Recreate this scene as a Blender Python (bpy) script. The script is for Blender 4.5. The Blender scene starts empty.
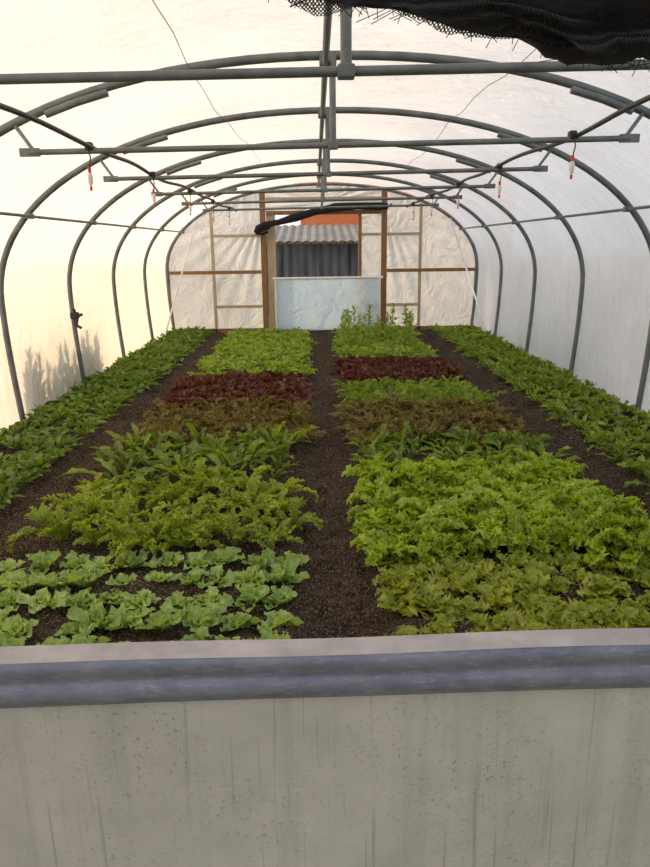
import bpy, math, random
import numpy as np
from mathutils import Vector, Matrix
random.seed(7); rng=np.random.default_rng(7)
S=bpy.context.scene
S.view_settings.view_transform='Standard'

# ---------------- materials ----------------
def newmat(name):
    m=bpy.data.materials.new(name); m.use_nodes=True
    nt=m.node_tree; nt.nodes.clear()
    o=nt.nodes.new('ShaderNodeOutputMaterial')
    return m,nt,o
def N(nt,t,**k):
    n=nt.nodes.new(t)
    for a,b in k.items(): setattr(n,a,b)
    return n
def L(nt,a,b): nt.links.new(a,b)
def mixc(nt,fac,a,b,blend='MIX'):
    n=N(nt,'ShaderNodeMix',data_type='RGBA',blend_type=blend)
    for s,v in ((n.inputs[0],fac),(n.inputs[6],a),(n.inputs[7],b)):
        if isinstance(v,(int,float)): s.default_value=v
        elif isinstance(v,tuple): s.default_value=(*v,1) if len(v)==3 else v
        else: L(nt,v,s)
    return n.outputs[2]
def math_(nt,op,a,b=None,c=None,clamp=False):
    n=N(nt,'ShaderNodeMath',operation=op,use_clamp=clamp)
    for i,v in enumerate((a,b,c)):
        if v is None: continue
        if isinstance(v,(int,float)): n.inputs[i].default_value=v
        else: L(nt,v,n.inputs[i])
    return n.outputs[0]
def coords(nt,scale=(1,1,1),kind='Object'):
    t=N(nt,'ShaderNodeTexCoord'); m=N(nt,'ShaderNodeMapping'); m.inputs['Scale'].default_value=scale
    L(nt,t.outputs[kind],m.inputs[0]); return m.outputs[0]
def noise(nt,vec,scale,detail=4,rough=.5,dist=0):
    n=N(nt,'ShaderNodeTexNoise'); n.inputs['Scale'].default_value=scale; n.inputs['Detail'].default_value=detail
    n.inputs['Roughness'].default_value=rough; n.inputs['Distortion'].default_value=dist
    L(nt,vec,n.inputs['Vector']); return n.outputs['Fac']
def ramp(nt,fac,stops):
    r=N(nt,'ShaderNodeValToRGB'); e=r.color_ramp.elements
    while len(e)<len(stops): e.new(.5)
    for i,(p,c) in enumerate(stops):
        e[i].position=p; e[i].color=(*c,1) if isinstance(c,tuple) else (c,c,c,1)
    L(nt,fac,r.inputs[0]); return r.outputs[0]
def simple(name,c1,c2,scale=6,rough=.6,metal=0,bump=.1,stretch=(1,1,1),bscale=None):
    m,nt,o=newmat(name); v=coords(nt,stretch); f=noise(nt,v,scale,5,.6)
    col=ramp(nt,f,[(.3,c1),(.7,c2)])
    p=N(nt,'ShaderNodeBsdfPrincipled'); L(nt,col,p.inputs['Base Color'])
    p.inputs['Roughness'].default_value=rough; p.inputs['Metallic'].default_value=metal
    if bump:
        b=N(nt,'ShaderNodeBump'); b.inputs['Strength'].default_value=bump; b.inputs['Distance'].default_value=.01
        L(nt,noise(nt,v,bscale or scale*6,4),b.inputs['Height']); L(nt,b.outputs[0],p.inputs['Normal'])
    L(nt,p.outputs[0],o.inputs[0]); return m

M_galv=simple('galvanised_steel',(.10,.12,.125),(.19,.215,.215),8,.45,.3,.05)
M_dark=simple('dark_plastic',(.012,.012,.014),(.03,.03,.033),8,.5,0,.1)
M_black=simple('black_netting_cloth',(.004,.004,.006),(.012,.012,.016),30,.9,0,.6,bscale=120)
M_wood=simple('weathered_timber',(.16,.08,.03),(.32,.18,.07),5,.7,0,.3,(12,12,1))
M_wood_l=simple('pale_timber',(.36,.29,.2),(.52,.43,.31),5,.7,0,.3,(12,12,1))
M_red=simple('red_plastic',(.6,.02,.02),(.7,.04,.03),8,.4)
M_white=simple('white_plastic',(.7,.7,.68),(.8,.8,.78),8,.4)
M_cord=simple('white_cord',(.4,.4,.4),(.6,.6,.6),40,.8)
M_wire=simple('rusty_wire',(.12,.05,.04),(.2,.1,.07),20,.6)
M_brick=simple('orange_brick',(.80,.20,.06),(.9,.30,.12),9,.8)
M_shedmetal=simple('dark_corrugated_steel',(.04,.045,.055),(.17,.19,.21),1.5,.5,.2,.1,(3,3,.6))
M_roofmetal=simple('grey_corrugated_roof',(.13,.135,.14),(.24,.24,.24),2,.6,.1,.1)
M_lilac=simple('rail_cap_aluminium',(.25,.235,.245),(.43,.405,.41),14,.4,.1,.15)

def film(name,tr,transp,tint2,wr=False):
    m,nt,o=newmat(name)
    v=coords(nt); f=noise(nt,v,.9,5,.6); f2=noise(nt,v,90,2,.5)
    spots=ramp(nt,f2,[(.60,1.0),(.70,.86)])
    col=mixc(nt,ramp(nt,f,[(.35,0.0),(.65,1.0)]),tr,tint2); col=mixc(nt,1.0,col,spots,'MULTIPLY')
    d=N(nt,'ShaderNodeBsdfDiffuse'); t=N(nt,'ShaderNodeBsdfTranslucent')
    L(nt,col,d.inputs[0]); L(nt,col,t.inputs[0])
    m1=N(nt,'ShaderNodeMixShader'); m1.inputs[0].default_value=.82; L(nt,d.outputs[0],m1.inputs[1]); L(nt,t.outputs[0],m1.inputs[2])
    tp=N(nt,'ShaderNodeBsdfTransparent'); m2=N(nt,'ShaderNodeMixShader')
    fac=math_(nt,'MULTIPLY_ADD',noise(nt,coords(nt,(1,1,.6)),1.3,4),transp,transp*.5)
    L(nt,fac,m2.inputs[0]); L(nt,m1.outputs[0],m2.inputs[1]); L(nt,tp.outputs[0],m2.inputs[2])
    g=N(nt,'ShaderNodeBsdfGlossy'); g.inputs['Roughness'].default_value=.3; m3=N(nt,'ShaderNodeMixShader'); m3.inputs[0].default_value=.05
    L(nt,m2.outputs[0],m3.inputs[1]); L(nt,g.outputs[0],m3.inputs[2])
    b=N(nt,'ShaderNodeBump'); b.inputs['Strength'].default_value=1.0; b.inputs['Distance'].default_value=.07
    L(nt,noise(nt,coords(nt,(1,3,1)),3,5,.6,.8),b.inputs['Height'])
    for n in (d,t,g): L(nt,b.outputs[0],n.inputs['Normal'])
    L(nt,m3.outputs[0],o.inputs[0]); return m
M_film=film('polythene_film',(.97,.96,.95),.05,(.86,.85,.84))
M_endfilm=film('end_polythene_film',(.80,.84,.88),.05,(.66,.70,.73))
M_poly=film('milky_polycarbonate',(.80,.92,1.0),.03,(.74,.86,.96))

def door_panel_mat():
    m,nt,o=newmat('wet_fogged_panel')
    v=coords(nt); streak=noise(nt,coords(nt,(30,30,1.2)),1,3,.6,.3); streak2=noise(nt,coords(nt,(100,100,2.0)),1,3,.6,.2)
    spot=noise(nt,v,165,2,.5); mott=noise(nt,v,6,6,.65); grain=noise(nt,v,400,2,.6)
    base=mixc(nt,ramp(nt,mott,[(.35,0.0),(.65,1.0)]),(.37,.355,.305),(.46,.44,.385))
    s=ramp(nt,streak,[(.34,.80),(.50,1.0)]); base=mixc(nt,.5,base,s,'MULTIPLY')
    s2=ramp(nt,streak2,[(.60,1.0),(.67,.66)]); base=mixc(nt,.7,base,s2,'MULTIPLY')
    region=ramp(nt,noise(nt,v,4,3),[(.42,0.05),(.60,1.0)])
    sp=ramp(nt,spot,[(.62,1.0),(.67,.55)]); base=mixc(nt,math_(nt,'MULTIPLY',region,.7),base,sp,'MULTIPLY')
    base=mixc(nt,.4,base,ramp(nt,grain,[(.3,.88),(.7,1.12)]),'MULTIPLY')
    p=N(nt,'ShaderNodeBsdfPrincipled'); L(nt,base,p.inputs['Base Color']); p.inputs['Roughness'].default_value=.38
    b=N(nt,'ShaderNodeBump'); b.inputs['Strength'].default_value=.25; b.inputs['Distance'].default_value=.003
    L(nt,spot,b.inputs['Height']); L(nt,b.outputs[0],p.inputs['Normal'])
    L(nt,p.outputs[0],o.inputs[0]); return m
M_panel=door_panel_mat()
def rail_mat():
    m,nt,o=newmat('blue_grey_rail_coating')
    f=noise(nt,coords(nt,(3,3,6)),5,7,.7); f2=noise(nt,coords(nt,(14,60,60)),3,7,.8)
    c=ramp(nt,f,[(.3,(.095,.103,.135)),(.7,(.175,.185,.225))]); w=ramp(nt,f2,[(.52,0.0),(.68,1.0)])
    c=mixc(nt,math_(nt,'MULTIPLY',w,.5),c,(.34,.33,.36))
    p=N(nt,'ShaderNodeBsdfPrincipled'); L(nt,c,p.inputs['Base Color']); p.inputs['Roughness'].default_value=.2; p.inputs['Metallic'].default_value=.15
    b=N(nt,'ShaderNodeBump'); b.inputs['Strength'].default_value=.4; b.inputs['Distance'].default_value=.004
    L(nt,f,b.inputs['Height']); L(nt,b.outputs[0],p.inputs['Normal'])
    L(nt,p.outputs[0],o.inputs[0]); return m
M_rail=rail_mat()

def soil_mat():
    m,nt,o=newmat('dark_compost_soil')
    v=coords(nt); a=noise(nt,v,9,6,.7); b_=noise(nt,v,70,3,.75); c_=noise(nt,v,45,3,.6); d_=noise(nt,v,110,2,.6)
    col=ramp(nt,a,[(.3,(.026,.017,.012)),(.7,(.072,.051,.035))])
    col=mixc(nt,.8,col,ramp(nt,c_,[(.38,.35),(.62,1.5)]),'MULTIPLY')
    sp=ramp(nt,b_,[(.56,0.0),(.62,1.0)]); col=mixc(nt,math_(nt,'MULTIPLY',sp,.6),col,(.24,.18,.125))
    sp=ramp(nt,d_,[(.60,0.0),(.64,1.0)]); col=mixc(nt,math_(nt,'MULTIPLY',sp,.8),col,(.40,.32,.24))
    p=N(nt,'ShaderNodeBsdfPrincipled'); L(nt,col,p.inputs['Base Color']); p.inputs['Roughness'].default_value=.95
    p.inputs['Specular IOR Level'].default_value=.2
    b=N(nt,'ShaderNodeBump'); b.inputs['Strength'].default_value=1; b.inputs['Distance'].default_value=.03
    h=math_(nt,'ADD',b_,c_); L(nt,h,b.inputs['Height']); L(nt,b.outputs[0],p.inputs['Normal'])
    L(nt,p.outputs[0],o.inputs[0]); return m
M_soil=soil_mat()
M_grass=simple('outside_gravel_grass',(.20,.20,.13),(.36,.33,.25),3,.9,0,.5)

def leaf_mat(name,A,B,rib,tip,tipk,tl=.36):
    m,nt,o=newmat(name)
    at=N(nt,'ShaderNodeAttribute',attribute_name='leaf'); sep=N(nt,'ShaderNodeSeparateColor'); L(nt,at.outputs['Color'],sep.inputs[0])
    r,av,u=sep.outputs
    col=mixc(nt,r,A,B)
    edge=math_(nt,'MULTIPLY',math_(nt,'POWER',math_(nt,'MAXIMUM',av,math_(nt,'MULTIPLY',u,.9)),2.0),tipk,clamp=True)
    col=mixc(nt,edge,col,tip)
    rf=math_(nt,'MULTIPLY',math_(nt,'SUBTRACT',1.0,math_(nt,'MULTIPLY',av,5.0),clamp=True),math_(nt,'SUBTRACT',.95,u,clamp=True))
    col=mixc(nt,rf,col,rib)
    mot=noise(nt,coords(nt),45,3); col=mixc(nt,.6,col,ramp(nt,mot,[(.3,.5),(.7,1.4)]),'MULTIPLY')
    p=N(nt,'ShaderNodeBsdfPrincipled'); L(nt,col,p.inputs['Base Color']); p.inputs['Roughness'].default_value=.34
    p.inputs['Specular IOR Level'].default_value=.5
    t=N(nt,'ShaderNodeBsdfTranslucent'); L(nt,mixc(nt,1.0,col,(1.7,1.5,.6),'MULTIPLY'),t.inputs[0])
    mx=N(nt,'ShaderNodeMixShader'); mx.inputs[0].default_value=tl; L(nt,p.outputs[0],mx.inputs[1]); L(nt,t.outputs[0],mx.inputs[2])
    L(nt,mx.outputs[0],o.inputs[0]); return m

# ---------------- mesh builder ----------------
class MB:
    def __init__(s): s.v=[];s.f=[];s.m=[];s.mats=[];s.sm=[]
    def mi(s,mat):
        if mat not in s.mats: s.mats.append(mat)
        return s.mats.index(mat)
    def add(s,vs,fs,mat,smooth=False):
        o=len(s.v); k=s.mi(mat); s.v+= [tuple(p) for p in vs]
        for f in fs: s.f.append([i+o for i in f]); s.m.append(k); s.sm.append(smooth)
    def box(s,a,b,mat,bev=0.0,rot=None):
        x0,y0,z0=a;x1,y1,z1=b
        import bmesh
        bm=bmesh.new(); bmesh.ops.create_cube(bm,size=1)
        for v in bm.verts:
            v.co=Vector(((x0+x1)/2+v.co.x*(x1-x0),(y0+y1)/2+v.co.y*(y1-y0),(z0+z1)/2+v.co.z*(z1-z0)))
        if bev: bmesh.ops.bevel(bm,geom=bm.edges[:],offset=bev,segments=2,affect='EDGES',profile=.5)
        bm.verts.index_update(); vs=[v.co.copy() for v in bm.verts]
        if rot: vs=[rot@p for p in vs]
        s.add(vs,[[v.index for v in f.verts] for f in bm.faces],mat); bm.free()
    def tube(s,pts,r,mat,seg=10,rads=None):
        pts=[Vector(p) for p in pts]; n=len(pts); vs=[];fs=[]
        T=[(pts[min(i+1,n-1)]-pts[max(i-1,0)]).normalized() for i in range(n)]
        up=Vector((0,0,1)) if abs(T[0].z)<.9 else Vector((0,1,0))
        nrm=(up-T[0]*up.dot(T[0])).normalized()
        for i in range(n):
            nrm=(nrm-T[i]*nrm.dot(T[i])).normalized(); bn=T[i].cross(nrm); rr=rads[i] if rads else r
            for k in range(seg):
                a=2*math.pi*k/seg; vs.append(pts[i]+(nrm*math.cos(a)+bn*math.sin(a))*rr)
        for i in range(n-1):
            for k in range(seg):
                k2=(k+1)%seg; fs.append([i*seg+k,i*seg+k2,(i+1)*seg+k2,(i+1)*seg+k])
        s.add(vs,fs,mat,True); s.add(vs[:seg],[list(range(seg))[::-1]],mat); s.add(vs[-seg:],[list(range(seg))],mat)
    def obj(s,name,loc=None):
        me=bpy.data.meshes.new(name); me.from_pydata(s.v,[],s.f); 
        for m in s.mats: me.materials.append(m)
        me.polygons.foreach_set('material_index',s.m); me.polygons.foreach_set('use_smooth',s.sm); me.update()
        o=bpy.data.objects.new(name,me); S.collection.objects.link(o)
        if loc: o.location=loc
        return o

# ---------------- polytunnel frame ----------------
HW,ZB,HT,HB=2.82,1.10,2.62,2.76
LF=1.024   # the left side bows out slightly more
Y0,Y1=0.85,13.25
HOOPS=[.85,2.68,4.50,6.20,7.95,9.70,11.48,13.25]
def prof(n=56,off=0.0):
    pts=[]
    for i in range(8): 
        z=ZB*i/8; t=z/ZB; pts.append((-(HB+(HW-HB)*math.sin(t*math.pi/2)+off),z))
    for i in range(n+1):
        a=math.pi-math.pi*i/n; c,s_=math.cos(a),math.sin(a); e=2/2.12
        pts.append(((HW+off)*math.copysign(abs(c)**e,c),ZB+(HT-ZB+off)*abs(s_)**e))
    for i in range(7,-1,-1):
        z=ZB*i/8; t=z/ZB; pts.append(((HB+(HW-HB)*math.sin(t*math.pi/2)+off),z))
    return [(x*LF if x<0 else x,z) for x,z in pts]
def hw_at(z):
    return HW*(1-((z-ZB)/(HT-ZB))**2.12)**(1/2.12) if z>ZB else HW-.04
def z_at(x):
    if x<0: x=x/LF
    return ZB+(HT-ZB)*(1-abs(x/HW)**2.12)**(1/2.12) if abs(x)<HW else ZB
BZ=2.115
def bz(x): return BZ+.012+.012*x
for i,y in enumerate(HOOPS):
    b=MB(); r=.026
    P=prof(); P=[(P[0][0],-.15)]+P+[(P[-1][0],-.15)]
    b.tube([(x,y,z) for x,z in P],r,M_galv,12)
    if 0<i<7:
        yy=y-.045; wl=1.84; wr=1.72
        b.tube([(-wl,yy,bz(-wl)),(wr,yy,bz(wr))],.017,M_galv,10)
        for sx in (-1,1):
            w=wl if sx<0 else wr; zz_=bz(sx*w)
            b.box((sx*w-.06,yy-.010,zz_-.024),(sx*w+.06,yy+.010,zz_+.024),M_galv,.004)
            xs_=sx*(w+.08)
            b.tube([(sx*(w-.03),yy,zz_),(xs_,y-.01,z_at(xs_)-.02)],.012,M_galv,8)
            xa,xb=1.35,1.72
            b.tube([(sx*xa,y-.05,z_at(sx*xa)-.045),(sx*(xa+xb)/2,y-.055,z_at(sx*(xa+xb)/2)-.045),(sx*xb,y-.05,z_at(sx*xb)-.045)],.022,M_galv,10)
        b.tube([(-.045,yy,BZ-.01),(-.045,yy,BZ+.05),(-.045,yy,HT-.1),(-.045,y-.02,HT-.01)],.021,M_galv,10,[.026,.02,.02,.02])
        b.box((-.075,yy-.026,BZ-.012),(-.015,yy+.026,BZ+.032),M_galv,.006)
    b.box((-.12,y-.03,HT-.06),(-.02,y+.03,HT+.02),M_galv,.006)
    b.obj('polytunnel_hoop')
b=MB()
b.tube([(-.085,Y0,HT-.045),(-.085,Y1,HT-.045)],.02,M_galv,10)
b.obj('ridge_purlin')
for sx in (-1,1):
    q=LF if sx<0 else 1
    b=MB(); z=1.82; x=sx*(hw_at(z)*q-.04)
    b.tube([(x,Y0,z),(x,Y1,z)],.013,M_galv,8)
    for y in HOOPS: b.box((x-.022,y-.03,z-.022),(x+.022,y+.03,z+.022),M_galv,.005)
    b.obj('side_purlin')
    b=MB()
    b.tube([(sx*(hw_at(2.0)-.04),Y1-.05,2.0),(sx*(HB-.05),Y1-1.55,.05)],.014,M_white,8)
    b.obj('wind_brace')

ys=np.linspace(Y0,Y1,120); P=prof(60,.035); P=[(P[0][0],-.08)]+P+[(P[-1][0],-.08)]; V=[];F=[]
for j,y in enumerate(ys):
    h=np.searchsorted(HOOPS,y,side='right')-1; h=min(h,6); t=(y-HOOPS[h])/(HOOPS[h+1]-HOOPS[h]); sag=.03*math.sin(math.pi*t)**2
    for i,(x,z) in enumerate(P):
        k=1-sag/2.9*(1 if z>.3 else 0); w=.005*math.sin(y*9+i*.7)+.003*math.sin(y*23-i*1.3)
        V.append((x*k,y,z*(1-sag/2.8)+ (w if z>1.3 else 0)))
n=len(P)
for j in range(len(ys)-1):
    for i in range(n-1): F.append([j*n+i,j*n+i+1,(j+1)*n+i+1,(j+1)*n+i])
b=MB(); b.add(V,F,M_film,True); b.obj('polytunnel_cover')

# ---------------- irrigation ----------------
for x in (-1.49,1.38):
    b=MB(); pts=[]; z0=bz(x)
    for k in range(71):
        y=Y0+.1+(Y1-Y0-1.0)*k/70
        pts.append((x+.02*math.sin(y*1.7),y,z0+.03-.012*math.sin(y*3.1)))
    b.tube(pts,.014,M_dark,8)
    for y in HOOPS[1:-1]:
        b.box((x-.022,y-.065,z0+.0),(x+.022,y-.01,z0+.05),M_dark,.008)
        yy=y-.07
        b.tube([(x,yy,z0+.02),(x+.012,yy,z0-.04),(x,yy,z0-.10)],.004,M_dark,6)
        b.tube([(x,yy,z0-.09),(x,yy,z0-.125)],.010,M_red,8)
        b.tube([(x,yy,z0-.12),(x,yy,z0-.14),(x,yy,z0-.18),(x,yy,z0-.20)],.014,M_white,10,[.008,.016,.014,.004])
        b.tube([(x,yy,z0-.20),(x,yy,z0-.225)],.008,M_red,8)
    b.obj('irrigation_pipe')
for x in (-.82,.95):
    b=MB(); pts=[(x+.04*math.sin(k*.4),1.2+k*.35,z_at(x)-.05-.03*math.sin(k*.9)**2) for k in range(24)]
    b.tube(pts,.0022,M_wire,5); b.obj('support_wire')
b=MB(); z=.82; y=HOOPS[4]-.04; x=-(HW*LF-.03)
b.box((x-.03,y-.05,z-.02),(x+.05,y+.04,z+.05),M_dark,.008)
b.tube([(x+.03,y-.05,z-.09),(x+.05,y-.05,z-.02),(x+.02,y-.05,z+.09)],.018,M_dark,8)
b.tube([(x+.02,y-.05,z+.0),(x+.11,y-.05,z+.03)],.016,M_dark,8)
b.tube([(x+.02,y-.06,z-.08),(x+.09,y-.06,z-.12)],.016,M_dark,8)
b.obj('pipe_valve_clamp')

# ---------------- far end wall ----------------
def endfilm(x0,x1,z0,fn,y,mat,center,name=None,mb=None):
    nx=60; nz=34; V=[];F=[]
    for i in range(nx+1):
        x=x0+(x1-x0)*i/nx; zt=fn(x)
        for j in range(nz+1):
            z=z0+(zt-z0)*j/nz
            a=math.atan2(z-center[1],x-center[0]); d=math.hypot(z-center[1],x-center[0])
            V.append((x,y+.035*math.sin(a*34)*min(1,d*1.5)*math.exp(-d*.9),z))
    for i in range(nx):
        for j in range(nz): F.append([i*(nz+1)+j,(i+1)*(nz+1)+j,(i+1)*(nz+1)+j+1,i*(nz+1)+j+1])
    mb.add(V,F,mat,True)
b=MB(); y=Y1; XE=HW-.03; XL=HW*LF-.03
endfilm(-XL,-1.1,0,lambda x: z_at(x),y+.04,M_endfilm,(-1.1,2.25),mb=b)
endfilm(1.1,XE,0,lambda x: z_at(x),y+.04,M_endfilm,(1.1,2.25),mb=b)
endfilm(-1.1,1.1,2.16,lambda x: z_at(x),y+.04,M_endfilm,(0,2.3),mb=b)
endfilm(.68,1.1,0,lambda x: 2.16,y+.045,M_endfilm,(0,2.3),mb=b)
b.obj('wall_far')
b=MB()
def bx(x0,x1,z0,z1,mat,y=Y1,d=.05,mb=None): (mb or b).box((x0,y-d,z0),(x1,y+.03,z1),mat,.004)
bx(-1.15,-1.05,0,z_at(1.1)-.02,M_wood); bx(1.05,1.15,0,z_at(1.1)-.02,M_wood)
bx(-XL,-1.16,1.07,1.13,M_wood); bx(1.16,XE,1.07,1.13,M_wood)
bx(-1.04,1.04,2.10,2.17,M_wood); bx(-1.04,1.04,2.36,2.40,M_wood_l,d=.03)
bx(-2.06,-2.01,0,z_at(2.05)-.03,M_wood_l,d=.04); bx(1.74,1.79,0,z_at(1.8)-.03,M_wood_l,d=.04)
bx(-2.02,-1.16,1.72,1.77,M_wood_l,d=.035); bx(1.16,1.76,1.72,1.77,M_wood_l,d=.035)
bx(-2.02,-1.16,.45,.50,M_wood_l,d=.035); bx(1.16,1.76,.45,.50,M_wood_l,d=.035)
bx(-XL,XE,-.05,.07,M_wood,d=.04)
bx(-.93,-.88,.0,2.1,M_wood_l,d=.03); bx(.63,.69,.0,2.1,M_wood,d=.045)
bx(.69,1.04,1.72,1.77,M_wood_l,d=.03); bx(.69,1.04,.45,.50,M_wood_l,d=.03)
bx(-1.04,-.93,.0,2.1,M_wood_l,d=.02)
b.obj('door_frame_far')
b=MB(); b.box((-.9,Y1-.09,.03),(1.03,Y1-.085,.97),M_poly,.001)
b.tube([(-.95,Y1-.09,.98),(1.08,Y1-.09,.98)],.022,M_white,10)
for xx in (-.9,1.02): b.box((xx-.02,Y1-.11,.03),(xx+.02,Y1-.06,.97),M_white,.004)
b.obj('half_door')
b=MB(); pts=[(-1.22,1.78),(-1.17,1.86),(-1.05,1.93),(-.8,1.97),(-.5,2.05),(-.15,2.14),(.2,2.21),(.6,2.23),(1.0,2.22),(1.15,2.22)]
b.tube([(x,Y1-.17,z-.0) for x,z in pts],.05,M_black,10,[.05,.07,.055,.05,.075,.06,.075,.06,.07,.05])
for k in range(12):
    t=random.random(); i=min(int(t*9),8); x,z=pts[i]
    b.tube([(x,Y1-.2,z),(x+.12,Y1-.22,z-.02+.02*random.random()),(x+.22,Y1-.2,z+.03)],.02,M_black,6)
b.obj('rolled_shade_net')

# ---------------- outside shed ----------------
b=MB(); V=[];F=[]; sy=17.5; nn=160
for i in range(nn+1):
    x=-4+8*i/nn; d=.03*math.sin(i*1.57*.5*2)
    V+= [(x,sy+d,-.05),(x,sy+d,1.68)]
for i in range(nn): F.append([2*i,2*i+2,2*i+3,2*i+1])
b.add(V,F,M_shedmetal,False)
V=[];F=[]
for i in range(nn+1):
    x=-4.2+8.4*i/nn; d=.02*math.sin(i*1.57)
    V+= [(x,sy-.3,1.66+d),(x,sy+3,2.12+d)]
for i in range(nn): F.append([2*i,2*i+2,2*i+3,2*i+1])
b.add(V,F,M_roofmetal,False)
b.box((-4,sy-.02,1.60),(4,sy+.1,1.68),M_wood_l,.005)
for xx in (-2.5,-.9,.55,2.3): b.box((xx,sy-.07,-.05),(xx+.07,sy-.03,1.6),M_shedmetal)
b.box((-4,sy+3,-.05),(4,sy+3.2,2.1),M_shedmetal)
b.obj('corrugated_shed')
b=MB()
b.box((-.6,sy+5,-.05),(6,sy+9,2.9),M_brick,.01)
b.add([(-.8,sy+4.8,2.85),(6.2,sy+4.8,2.85),(6.2,sy+7,4.2),(-.8,sy+7,4.2),(-.8,sy+9.2,2.85),(6.2,sy+9.2,2.85)],[[0,1,2,3],[3,2,5,4],[0,3,4],[1,5,2]],M_brick)
b.obj('brick_outbuilding')

# ---------------- ground ----------------
b=MB(); b.add([(-60,-30,-.06),(60,-30,-.06),(60,90,-.06),(-60,90,-.06)],[[0,1,2,3]],M_grass); b.obj('ground')
nx,ny=190,400; X=np.linspace(-2.86,2.79,nx); Yv=np.linspace(.7,13.28,ny)
gx,gy=np.meshgrid(X,Yv,indexing='ij')
def bedmask(x):
    m=np.zeros_like(x)
    for a,c in ((-3.2,-2.02),(-1.62,-.26),(.12,1.5),(1.92,3.2)):
        m=np.maximum(m,1/(1+np.exp(-(x-a)/.03))*1/(1+np.exp((x-c)/.03)))
    return m
gz=bedmask(gx)*.05-.01+rng.normal(0,.007,gx.shape)
for _ in range(30):
    k=rng.normal(0,14,2); gz+=.0035*np.sin(gx*k[0]+gy*k[1]+rng.uniform(0,6))
gz+= (rng.random(gx.shape)>.985)*rng.uniform(.005,.02,gx.shape)
co=np.stack([gx,gy,gz],-1).reshape(-1,3)
idx=np.arange(nx*ny).reshape(nx,ny)
fq=np.stack([idx[:-1,:-1],idx[1:,:-1],idx[1:,1:],idx[:-1,1:]],-1).reshape(-1,4)
def npmesh(name,co,fq,mat,attr=None,smooth=True):
    me=bpy.data.meshes.new(name)
    me.vertices.add(len(co)); me.vertices.foreach_set('co',co.astype(np.float32).ravel())
    me.loops.add(fq.size); me.loops.foreach_set('vertex_index',fq.astype(np.int32).ravel())
    me.polygons.add(len(fq)); me.polygons.foreach_set('loop_start',np.arange(0,fq.size,4,dtype=np.int32))
    me.polygons.foreach_set('loop_total',np.full(len(fq),4,dtype=np.int32))
    me.polygons.foreach_set('use_smooth',np.full(len(fq),smooth))
    me.update(calc_edges=True); me.validate()
    if attr is not None:
        a=me.attributes.new('leaf','FLOAT_COLOR','POINT'); a.data.foreach_set('color',attr.astype(np.float32).ravel())
    me.materials.append(mat)
    o=bpy.data.objects.new(name,me); S.collection.objects.link(o); return o
npmesh('floor',co,fq,M_soil)

# ---------------- plants ----------------
def grid_faces(nu,nv):
    i=np.arange(nu*nv).reshape(nu,nv); return np.stack([i[:-1,:-1],i[1:,:-1],i[1:,1:],i[:-1,1:]],-1).reshape(-1,4)
def leaf(Ln,W,nu,nv,elev,droop,frill,ff,lobes,cup,pet,shape=1.0):
    u=np.linspace(0,1,nu); v=np.linspace(-1,1,nv)
    t=np.clip((u-pet)/(1-pet),0,1)
    w=np.where(u<=pet,.10,np.sin(np.pi*np.clip(t**shape,0.03,.965))**.75)
    w=np.maximum(w,.08)
    if lobes: w=w*(1+lobes*np.sin(np.arange(nu)*np.pi*.98+rng.uniform(.6,2.4)))
    a=elev-droop*u**1.4; ds=Ln/(nu-1)
    cx=np.concatenate([[0],np.cumsum(np.cos(a[:-1])*ds)]); cz=np.concatenate([[0],np.cumsum(np.sin(a[:-1])*ds)])
    U,Vv=np.meshgrid(u,v,indexing='ij'); w2=w[:,None]*W/2; av=np.abs(Vv)
    ph=rng.uniform(0,6.28,2); fr=frill*av**1.7*np.minimum(1,w[:,None])*np.where(Vv>0,np.sin(ff*U+ph[0]),np.sin(ff*U+ph[1]))
    fr+=frill*.35*av*rng.normal(0,1,U.shape)
    lat=Vv*w2*np.cos(cup*av)+frill*.4*av*np.sign(Vv)*np.cos(ff*1.3*U+ph[0]); nn_=av*w2*np.sin(cup*av)+fr
    x=cx[:,None]-np.sin(a)[:,None]*nn_; z=cz[:,None]+np.cos(a)[:,None]*nn_
    return np.stack([x,lat,z],-1).reshape(-1,3),np.stack([np.zeros_like(U),av,U,np.ones_like(U)],-1).reshape(-1,4),grid_faces(nu,nv)
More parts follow.
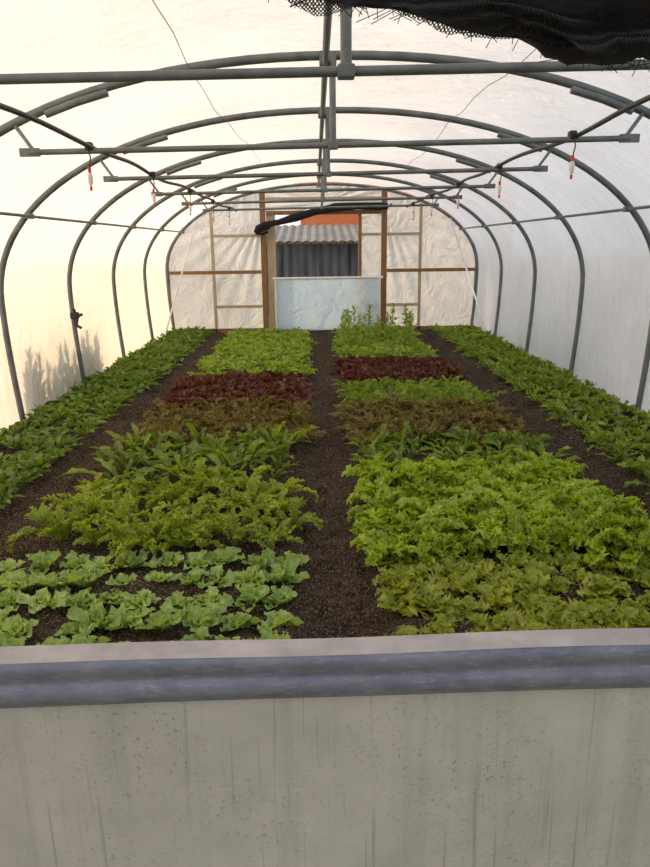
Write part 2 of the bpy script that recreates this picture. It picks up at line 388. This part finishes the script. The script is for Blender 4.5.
def frond(Ln,W,elev,droop,nl,curl,lw):
    V=[];A=[];F=[];o=0; nu=8; u=np.linspace(0,1,nu); a=elev-droop*u**1.4; ds=Ln/(nu-1)
    cx=np.concatenate([[0],np.cumsum(np.cos(a[:-1])*ds)]); cz=np.concatenate([[0],np.cumsum(np.sin(a[:-1])*ds)])
    rw=.0035; up=np.stack([-np.sin(a),np.zeros(nu),np.cos(a)],-1); c=np.stack([cx,np.zeros(nu),cz],-1); lt=np.array([0,1,0])
    s=np.stack([c-lt*rw,c+up*.001,c+lt*rw],1).reshape(-1,3); V.append(s)
    aa=np.zeros((len(s),4)); aa[:,2]=.3; A.append(aa); F.append(grid_faces(nu,3)); o=len(s)
    for k in range(nl):
        t=.28+.72*k/(nl-1)
        for sd in (-1,1):
            an=np.interp(t,u,a); pc=np.array([np.interp(t,u,cx),0,np.interp(t,u,cz)])
            T=np.array([math.cos(an),0,math.sin(an)]); Nn=np.array([-math.sin(an),0,math.cos(an)])
            ang=math.radians(62-42*t+rng.normal(0,9)); ll=W*.5*(math.sin(math.pi*min(.9,(t-.15)*.95))**.6+.15)*rng.uniform(.8,1.2)
            if k==nl-1: ang*=.6
            v,at,f=leaf(ll,ll*lw,7,3,math.radians(rng.normal(22,16)),math.radians(rng.normal(45,28)),curl,20,.42,.6,.0,.9)
            e1=T*math.cos(ang)+lt*sd*math.sin(ang); e2=np.cross(Nn,e1)
            w=pc+v[:,:1]*e1+v[:,1:2]*e2+v[:,2:3]*Nn
            at=at.copy(); at[:,2]=t*.6+.4*at[:,2]; at[:,1]=.25+.75*at[:,1]
            V.append(w);A.append(at);F.append(f+o); o+=len(w)
    return np.concatenate(V),np.concatenate(A),np.concatenate(F)
def plant(c):
    V=[];A=[];F=[];o=0; n=c['n']
    for i in range(n):
        t=i/max(1,n-1)
        e=math.radians(c['e0']+(c['e1']-c['e0'])*t+rng.normal(0,8)); s=(1-c.get('shr',.45)*t)*rng.uniform(.7,1.2)
        dr=math.radians(c['dr']*rng.uniform(.5,1.4))
        if 'nl' in c: v,a,gf=frond(c['L']*s,c['W']*s,e,dr,c['nl'],c['fr'],c['lw'])
        else: v,a,gf=leaf(c['L']*s,c['W']*s,c['nu'],c['nv'],e,dr,c['fr'],c['ff'],c['lo'],c['cup'],c['pet'],c.get('shape',1.0))
        tw=rng.normal(0,.3); ct,st=math.cos(tw),math.sin(tw); v=v@np.array([[1,0,0],[0,ct,st],[0,-st,ct]])
        az=i*2.39996+rng.normal(0,.3); ca,sa=math.cos(az),math.sin(az)
        v=v+np.array([.012*(1-t),0,0]); v=v@np.array([[ca,sa,0],[-sa,ca,0],[0,0,1]])
        if 'stem' in c:
            h=c['stem']*(t**.9); v=v+np.array([c['lean']*h*.2,0,h])
        a[:,0]=rng.random()*.8+.1
        V.append(v);A.append(a);F.append(gf+o); o+=len(v)
    if 'stem' in c:
        k=6; zz=np.linspace(0,c['stem'],k); ang=np.array([0,1.571,3.1416,4.712,6.283]); 
        sv=np.stack([np.stack([c['lean']*h*.2+.005*np.cos(ang),.005*np.sin(ang),np.full(5,h)],-1) for h in zz]).reshape(-1,3)
        V.append(sv); aa=np.zeros((len(sv),4)); aa[:,0]=.5; aa[:,1]=.5; A.append(aa); F.append(grid_faces(k,5)+o)
    return np.concatenate(V),np.concatenate(A),np.concatenate(F)
def bed(name,c,x0,x1,y0,y1,sp,mat,jit=.35,sc=(.75,1.25),miss=0.03,K=7,z0=.035,edge=0.0,spx=None):
    T=[plant(c) for _ in range(K)]
    V=[];A=[];F=[];o=0
    nxr=max(1,round((x1-x0)/(spx or sp))); nyr=max(1,round((y1-y0)/sp))
    for i in range(nxr):
        for j in range(nyr):
            if rng.random()<miss: continue
            x=x0+(x1-x0)*(i+.5+((0.25 if j%2 else -.25)*.6 if not spx else 0))/nxr+rng.normal(0,jit*sp*.5); y=y0+(y1-y0)*(j+.5)/nyr+rng.normal(0,jit*sp*.5)
            y+=edge*math.sin(x*5+y0)
            v,a,f=T[rng.integers(K)]; s=rng.uniform(*sc); az=rng.uniform(0,6.28); ca,sa=math.cos(az),math.sin(az)
            R=np.array([[ca,sa,0],[-sa,ca,0],[0,0,1]]); v2=(v*s*np.array([1,1,rng.uniform(.8,1.2)]))@R+np.array([x,y,z0])
            v2[:,0]=np.clip(v2[:,0],-2.80,2.76)
            a2=a.copy(); a2[:,0]=np.clip(a2[:,0]+rng.normal(0,.22),0,1)
            V.append(v2);A.append(a2);F.append(f+o);o+=len(v2)
    return npmesh(name,np.concatenate(V),np.concatenate(F),mat,np.concatenate(A))

LM_butter=leaf_mat('lettuce_leaf_pale',(.19,.36,.08),(.40,.58,.20),(.52,.65,.33),(.46,.62,.25),.5)
LM_miz=leaf_mat('mizuna_leaf',(.12,.22,.012),(.34,.46,.045),(.35,.45,.13),(.40,.51,.05),.6)
LM_must=leaf_mat('frilly_mustard_leaf',(.12,.24,.010),(.36,.52,.035),(.36,.5,.13),(.46,.60,.06),.7)
LM_yel=leaf_mat('yellow_lettuce_leaf',(.14,.25,.016),(.40,.50,.06),(.38,.48,.18),(.46,.50,.09),.6)
LM_chard=leaf_mat('leafy_green_leaf',(.07,.15,.018),(.24,.36,.035),(.38,.48,.2),(.19,.30,.03),.4)
LM_redm=leaf_mat('purple_mustard_leaf',(.12,.20,.02),(.28,.36,.045),(.28,.34,.1),(.17,.05,.05),.9)
LM_dred=leaf_mat('dark_red_lettuce_leaf',(.05,.013,.013),(.17,.075,.04),(.16,.11,.05),(.12,.027,.025),.75)
LM_green=leaf_mat('green_lettuce_leaf',(.13,.25,.022),(.30,.44,.055),(.36,.5,.17),(.33,.47,.07),.5)
LM_spin=leaf_mat('spinach_leaf',(.05,.12,.016),(.17,.29,.035),(.25,.38,.13),(.16,.27,.035),.4)
LM_side=leaf_mat('side_salad_leaf',(.11,.20,.018),(.28,.40,.045),(.28,.38,.13),(.26,.38,.045),.4)
LM_fine=leaf_mat('fine_green_leaf',(.14,.25,.018),(.31,.45,.045),(.3,.4,.1),(.32,.46,.05),.5)

butter=dict(n=17,L=.105,W=.068,nu=10,nv=7,e0=24,e1=78,dr=28,fr=.011,ff=16,lo=.2,cup=.45,pet=.12,shape=1.5)
miz=dict(n=12,L=.205,W=.09,e0=44,e1=86,dr=80,nl=9,fr=.006,lw=.55)
must=dict(n=14,L=.215,W=.105,e0=42,e1=86,dr=85,nl=9,fr=.008,lw=.72)
yel=dict(n=20,L=.125,W=.068,nu=14,nv=7,e0=28,e1=84,dr=50,fr=.014,ff=30,lo=.45,cup=.4,pet=.12,shape=1.4)
chard=dict(n=11,L=.28,W=.055,nu=13,nv=5,e0=46,e1=86,dr=60,fr=.008,ff=14,lo=.22,cup=.6,pet=.35,shape=1.2)
redm=dict(n=13,L=.21,W=.085,e0=40,e1=84,dr=75,nl=7,fr=.008,lw=.7)
dred=dict(n=15,L=.15,W=.085,nu=10,nv=5,e0=22,e1=80,dr=40,fr=.016,ff=18,lo=.35,cup=.5,pet=.1,shape=1.3)
green=dict(n=13,L=.16,W=.06,nu=10,nv=5,e0=28,e1=82,dr=45,fr=.013,ff=18,lo=.35,cup=.5,pet=.12,shape=1.3)
spin=dict(n=12,L=.15,W=.055,nu=8,nv=5,e0=30,e1=80,dr=45,fr=.007,ff=9,lo=.08,cup=.5,pet=.35,shape=1.1)
side=dict(n=12,L=.165,W=.05,nu=10,nv=5,e0=34,e1=82,dr=50,fr=.012,ff=18,lo=.35,cup=.5,pet=.25)
fine=dict(n=12,L=.20,W=.08,e0=40,e1=85,dr=65,nl=6,fr=.006,lw=.5)

# left centre bed
bed('butterhead_lettuce_patch',butter,-1.74,-.26,2.3,3.25,.185,LM_butter,miss=.03,sc=(.8,1.15),jit=.2,spx=.15)
bed('mizuna_patch',miz,-1.60,-.28,3.3,4.3,.20,LM_miz,miss=.07,edge=.04)
bed('leafy_greens_patch',chard,-1.60,-.32,4.3,5.2,.20,LM_chard,edge=.06)
bed('purple_mustard_patch',redm,-1.60,-.30,5.15,6.45,.18,LM_redm,edge=.05)
bed('red_lettuce_patch',dred,-1.68,-.28,6.5,8.15,.155,LM_dred)
bed('green_lettuce_patch',green,-1.62,-.28,8.3,12.8,.17,LM_green)
# right centre bed
bed('oakleaf_lettuce_patch',yel,.12,1.64,2.3,3.15,.14,LM_yel,miss=.02)
bed('frilly_mustard_patch',must,.14,1.48,3.15,4.45,.165,LM_must,miss=.02,sc=(.9,1.35),edge=.05)
bed('leafy_greens_patch',chard,.16,1.46,4.45,5.2,.18,LM_chard,sc=(.7,1.05),edge=.08)
bed('purple_mustard_patch',redm,.16,1.46,5.1,6.4,.17,LM_redm,edge=.06)
bed('frilly_greens_patch',fine,.16,1.46,6.35,7.6,.16,LM_fine)
bed('red_lettuce_patch',dred,.14,1.5,7.75,9.3,.155,LM_dred)
bed('green_lettuce_patch',green,.16,1.46,9.4,12.8,.17,LM_green)
# side beds
bed('spinach_patch',spin,-2.82,-2.04,2.3,7.4,.12,LM_spin,spx=.18,miss=.08)
bed('salad_leaf_patch',side,-2.82,-2.04,7.4,12.9,.13,LM_spin,spx=.17)
bed('salad_leaf_patch',side,1.92,2.78,2.3,12.9,.125,LM_side,spx=.20,miss=.06)
tall=dict(n=26,L=.12,W=.04,nu=7,nv=3,e0=15,e1=60,dr=40,fr=.012,ff=10,lo=.3,cup=.3,pet=.15,stem=.36,lean=.3,shr=.5)
bed('bolting_brassica_patch',tall,.2,1.35,10.4,12.2,.25,LM_fine,sc=(.5,1.4),miss=.1)

sh=dict(n=60,L=.22,W=.08,nu=6,nv=3,e0=0,e1=70,dr=30,fr=.01,ff=10,lo=0,cup=.3,pet=.1,stem=.75,lean=.3,shr=.3)
for (x0,x1,y0,y1,kk,s0) in ((-3.7,-3.15,6.6,9.0,60,.85),(3.4,4.1,7,13,60,.8)):
    T=[plant(sh) for _ in range(3)]; V=[];A=[];F=[];o=0
    for k in range(kk):
        v,a,f=T[k%3]; az=rng.uniform(0,6.28); ca,sa=math.cos(az),math.sin(az)
        v2=v*rng.uniform(.5,1.1)*s0@np.array([[ca,sa,0],[-sa,ca,0],[0,0,1]])+np.array([rng.uniform(x0,x1),rng.uniform(y0,y1),-.06])
        V.append(v2);A.append(a);F.append(f+o);o+=len(v2)
    npmesh('outdoor_shrub',np.concatenate(V),np.concatenate(F),LM_spin,np.concatenate(A))

# ---------------- near end wall and half-door ----------------
b=MB()
endfilm(-XL,-1.1,0,lambda x: z_at(x),Y0-.04,M_endfilm,(-1.1,2.25),mb=b)
endfilm(1.1,XE,0,lambda x: z_at(x),Y0-.04,M_endfilm,(1.1,2.25),mb=b)
endfilm(-1.1,1.1,2.12,lambda x: z_at(x),Y0-.04,M_endfilm,(0,2.3),mb=b)
b.obj('wall_near')
b=MB()
for x0,x1,z0,z1 in ((-1.2,-1.1,-.05,2.45),(1.1,1.2,-.05,2.45),(-1.1,1.1,2.05,2.14),(-2.78,-1.2,1.07,1.14),(1.2,2.78,1.07,1.14)):
    b.box((x0,Y0-.03,z0),(x1,Y0+.03,z1),M_wood,.004)
b.obj('door_frame_near')

b=MB()
pr=[(0.046,0.0),(0.048,-.003),(0.048,-.058),(0.008,-.060),(0.001,-.058),(-.004,-.050),(-.005,-.042),(-.003,-.034),(.000,-.029),(.0015,-.026),(.0005,-.021),(-.001,-.014),(0.0,-.005),(.003,-.001),(.006,0.0)]
xs=np.linspace(-1.08,1.08,60); V=[];F=[];n=len(pr)
for i,x in enumerate(xs):
    for (y,z) in pr: V.append((x,y+.0012*math.sin(x*9+z*60),1.056+z+.0008*math.sin(x*13)))
for i in range(len(xs)-1):
    for k in range(n-1): F.append([i*n+k,(i+1)*n+k,(i+1)*n+k+1,i*n+k+1])
b.add(V,F,M_rail,True)
b.add(V,[[i*n,i*n+n-1,(i+1)*n+n-1,(i+1)*n] for i in range(len(xs)-1)],M_lilac,True)
b.add(V[:n],[list(range(n))],M_rail); b.add(V[-n:],[list(range(n))[::-1]],M_rail)
b.box((-1.06,.010,.03),(1.06,.022,1.01),M_panel,.002)
b.box((-1.08,.006,.0),(-1.02,.045,.99),M_rail,.004); b.box((1.02,.006,.0),(1.08,.045,.99),M_rail,.004); b.box((-1.06,.006,.0),(1.06,.045,.08),M_rail,.004)
d=b.obj('half_door',(0,.772,0)); d.rotation_euler=(0,0,math.radians(1.2))

# rolled shade net above the near door
m,nt,o=newmat('shade_net_mesh')
tc=coords(nt,(1,1,1)); sp=N(nt,'ShaderNodeSeparateXYZ'); L(nt,tc,sp.inputs[0])
fx=math_(nt,'FRACT',math_(nt,'MULTIPLY',math_(nt,'ADD',sp.outputs[0],sp.outputs[2]),230)); fz=math_(nt,'FRACT',math_(nt,'MULTIPLY',math_(nt,'SUBTRACT',sp.outputs[0],sp.outputs[2]),230))
mask=math_(nt,'MAXIMUM',math_(nt,'LESS_THAN',fx,.42),math_(nt,'LESS_THAN',fz,.42))
p=N(nt,'ShaderNodeBsdfPrincipled'); p.inputs['Base Color'].default_value=(.01,.01,.012,1); tp=N(nt,'ShaderNodeBsdfTransparent'); mx=N(nt,'ShaderNodeMixShader')
L(nt,mask,mx.inputs[0]); L(nt,tp.outputs[0],mx.inputs[1]); L(nt,p.outputs[0],mx.inputs[2]); L(nt,mx.outputs[0],o.inputs[0]); M_net=m
b=MB(); cp=[(-.7,1.99),(-.3,1.915),(-.1,1.885),(.0,1.874),(.10,1.862),(.20,1.855),(.45,1.85),(.8,1.88),(1.05,1.95)]
cx=np.linspace(-.7,1.05,120); cz=np.interp(cx,[p[0] for p in cp],[p[1] for p in cp])
rr=np.interp(cx,[-.7,-.2,.0,.10,.14,.3,1.05],[.03,.045,.050,.058,.074,.078,.06])
V=[];F=[];sg=28
for i,x in enumerate(cx):
    for k in range(sg):
        a=2*math.pi*k/sg; r=rr[i]*(1+.10*math.sin(5*a+x*14)+.07*math.sin(9*a-x*25)+rng.normal(0,.02))
        V.append((x+.004*math.sin(a*7),.97+r*math.cos(a),cz[i]+r*math.sin(a)))
for i in range(len(cx)-1):
    for k in range(sg): F.append([i*sg+k,i*sg+(k+1)%sg,(i+1)*sg+(k+1)%sg,(i+1)*sg+k])
b.add(V,F,M_black,True)
for layer in range(3):
    V=[];F=[];m_=8
    for i,x in enumerate(cx):
        hang=.018+.010*math.sin(x*17+layer*2)+.006*math.sin(x*41+layer)+.006*layer*(1 if x<.1 else .3)+rng.normal(0,.002)
        for k in range(m_):
            V.append((x,.95-.02*layer+.01*math.sin(x*30+k),cz[i]-rr[i]*.8-hang*k/(m_-1)-.0))
    for i in range(len(cx)-1):
        for k in range(m_-1): F.append([i*m_+k,(i+1)*m_+k,(i+1)*m_+k+1,i*m_+k+1])
    b.add(V,F,M_net,True)
zz=[(.12+.009*k, .97-.112, 1.826+(.012 if k%2 else -.006)+.001*k) for k in range(12)]
b.tube(zz,.0013,M_cord,6)
for _ in range(120):
    x=rng.uniform(-.25,.4); z=np.interp(x,cx,cz)-np.interp(x,cx,rr)*1.05; y=.93
    b.tube([(x,y,z),(x+rng.normal(0,.006),y,z-.012),(x+rng.normal(0,.014),y,z-.022+rng.normal(0,.004))],.0005,M_black,4)
b.obj('rolled_shade_net')

# ---------------- light ----------------
SUN=Vector((-1.0,.36,.40)).normalized()
w=bpy.data.worlds.new('World'); S.world=w; w.use_nodes=True; nt=w.node_tree; bg=nt.nodes['Background']
g=N(nt,'ShaderNodeTexCoord'); dt=N(nt,'ShaderNodeVectorMath',operation='DOT_PRODUCT'); dt.inputs[1].default_value=SUN; L(nt,g.outputs['Generated'],dt.inputs[0])
k=math_(nt,'MULTIPLY_ADD',dt.outputs['Value'],.5,.5)
c=ramp(nt,k,[(0.0,(.60,.60,.67)),(.42,(.80,.85,.95)),(.68,(.98,1.0,1.04)),(.85,(1.25,1.10,.92)),(1.0,(2.0,1.45,.92))]); L(nt,c,bg.inputs[0]); bg.inputs[1].default_value=1.08
sl=bpy.data.lights.new('sun','SUN'); sl.energy=3.2; sl.color=(1,.70,.42); sl.angle=math.radians(4)
so=bpy.data.objects.new('sun',sl); S.collection.objects.link(so)
so.rotation_euler=(-SUN).to_track_quat('-Z','Y').to_euler(); so.location=(-10,5,6)

# ---------------- camera ----------------
cam=bpy.data.cameras.new('camera'); cam.sensor_fit='VERTICAL'; cam.sensor_height=36; cam.lens=700/867*36; cam.clip_start=.02
co_=bpy.data.objects.new('camera',cam); S.collection.objects.link(co_); S.camera=co_
p_,yw,rl=math.radians(15.0),math.radians(.6),math.radians(.7)
f=Vector((math.sin(yw)*math.cos(p_),math.cos(yw)*math.cos(p_),-math.sin(p_)))
r=f.cross(Vector((0,0,1))).normalized(); u=r.cross(f)
r2=r*math.cos(rl)-u*math.sin(rl); u2=u*math.cos(rl)+r*math.sin(rl)
M=Matrix((r2,u2,-f)).transposed().to_4x4(); M.translation=Vector((-.16,0,1.55)); co_.matrix_world=M
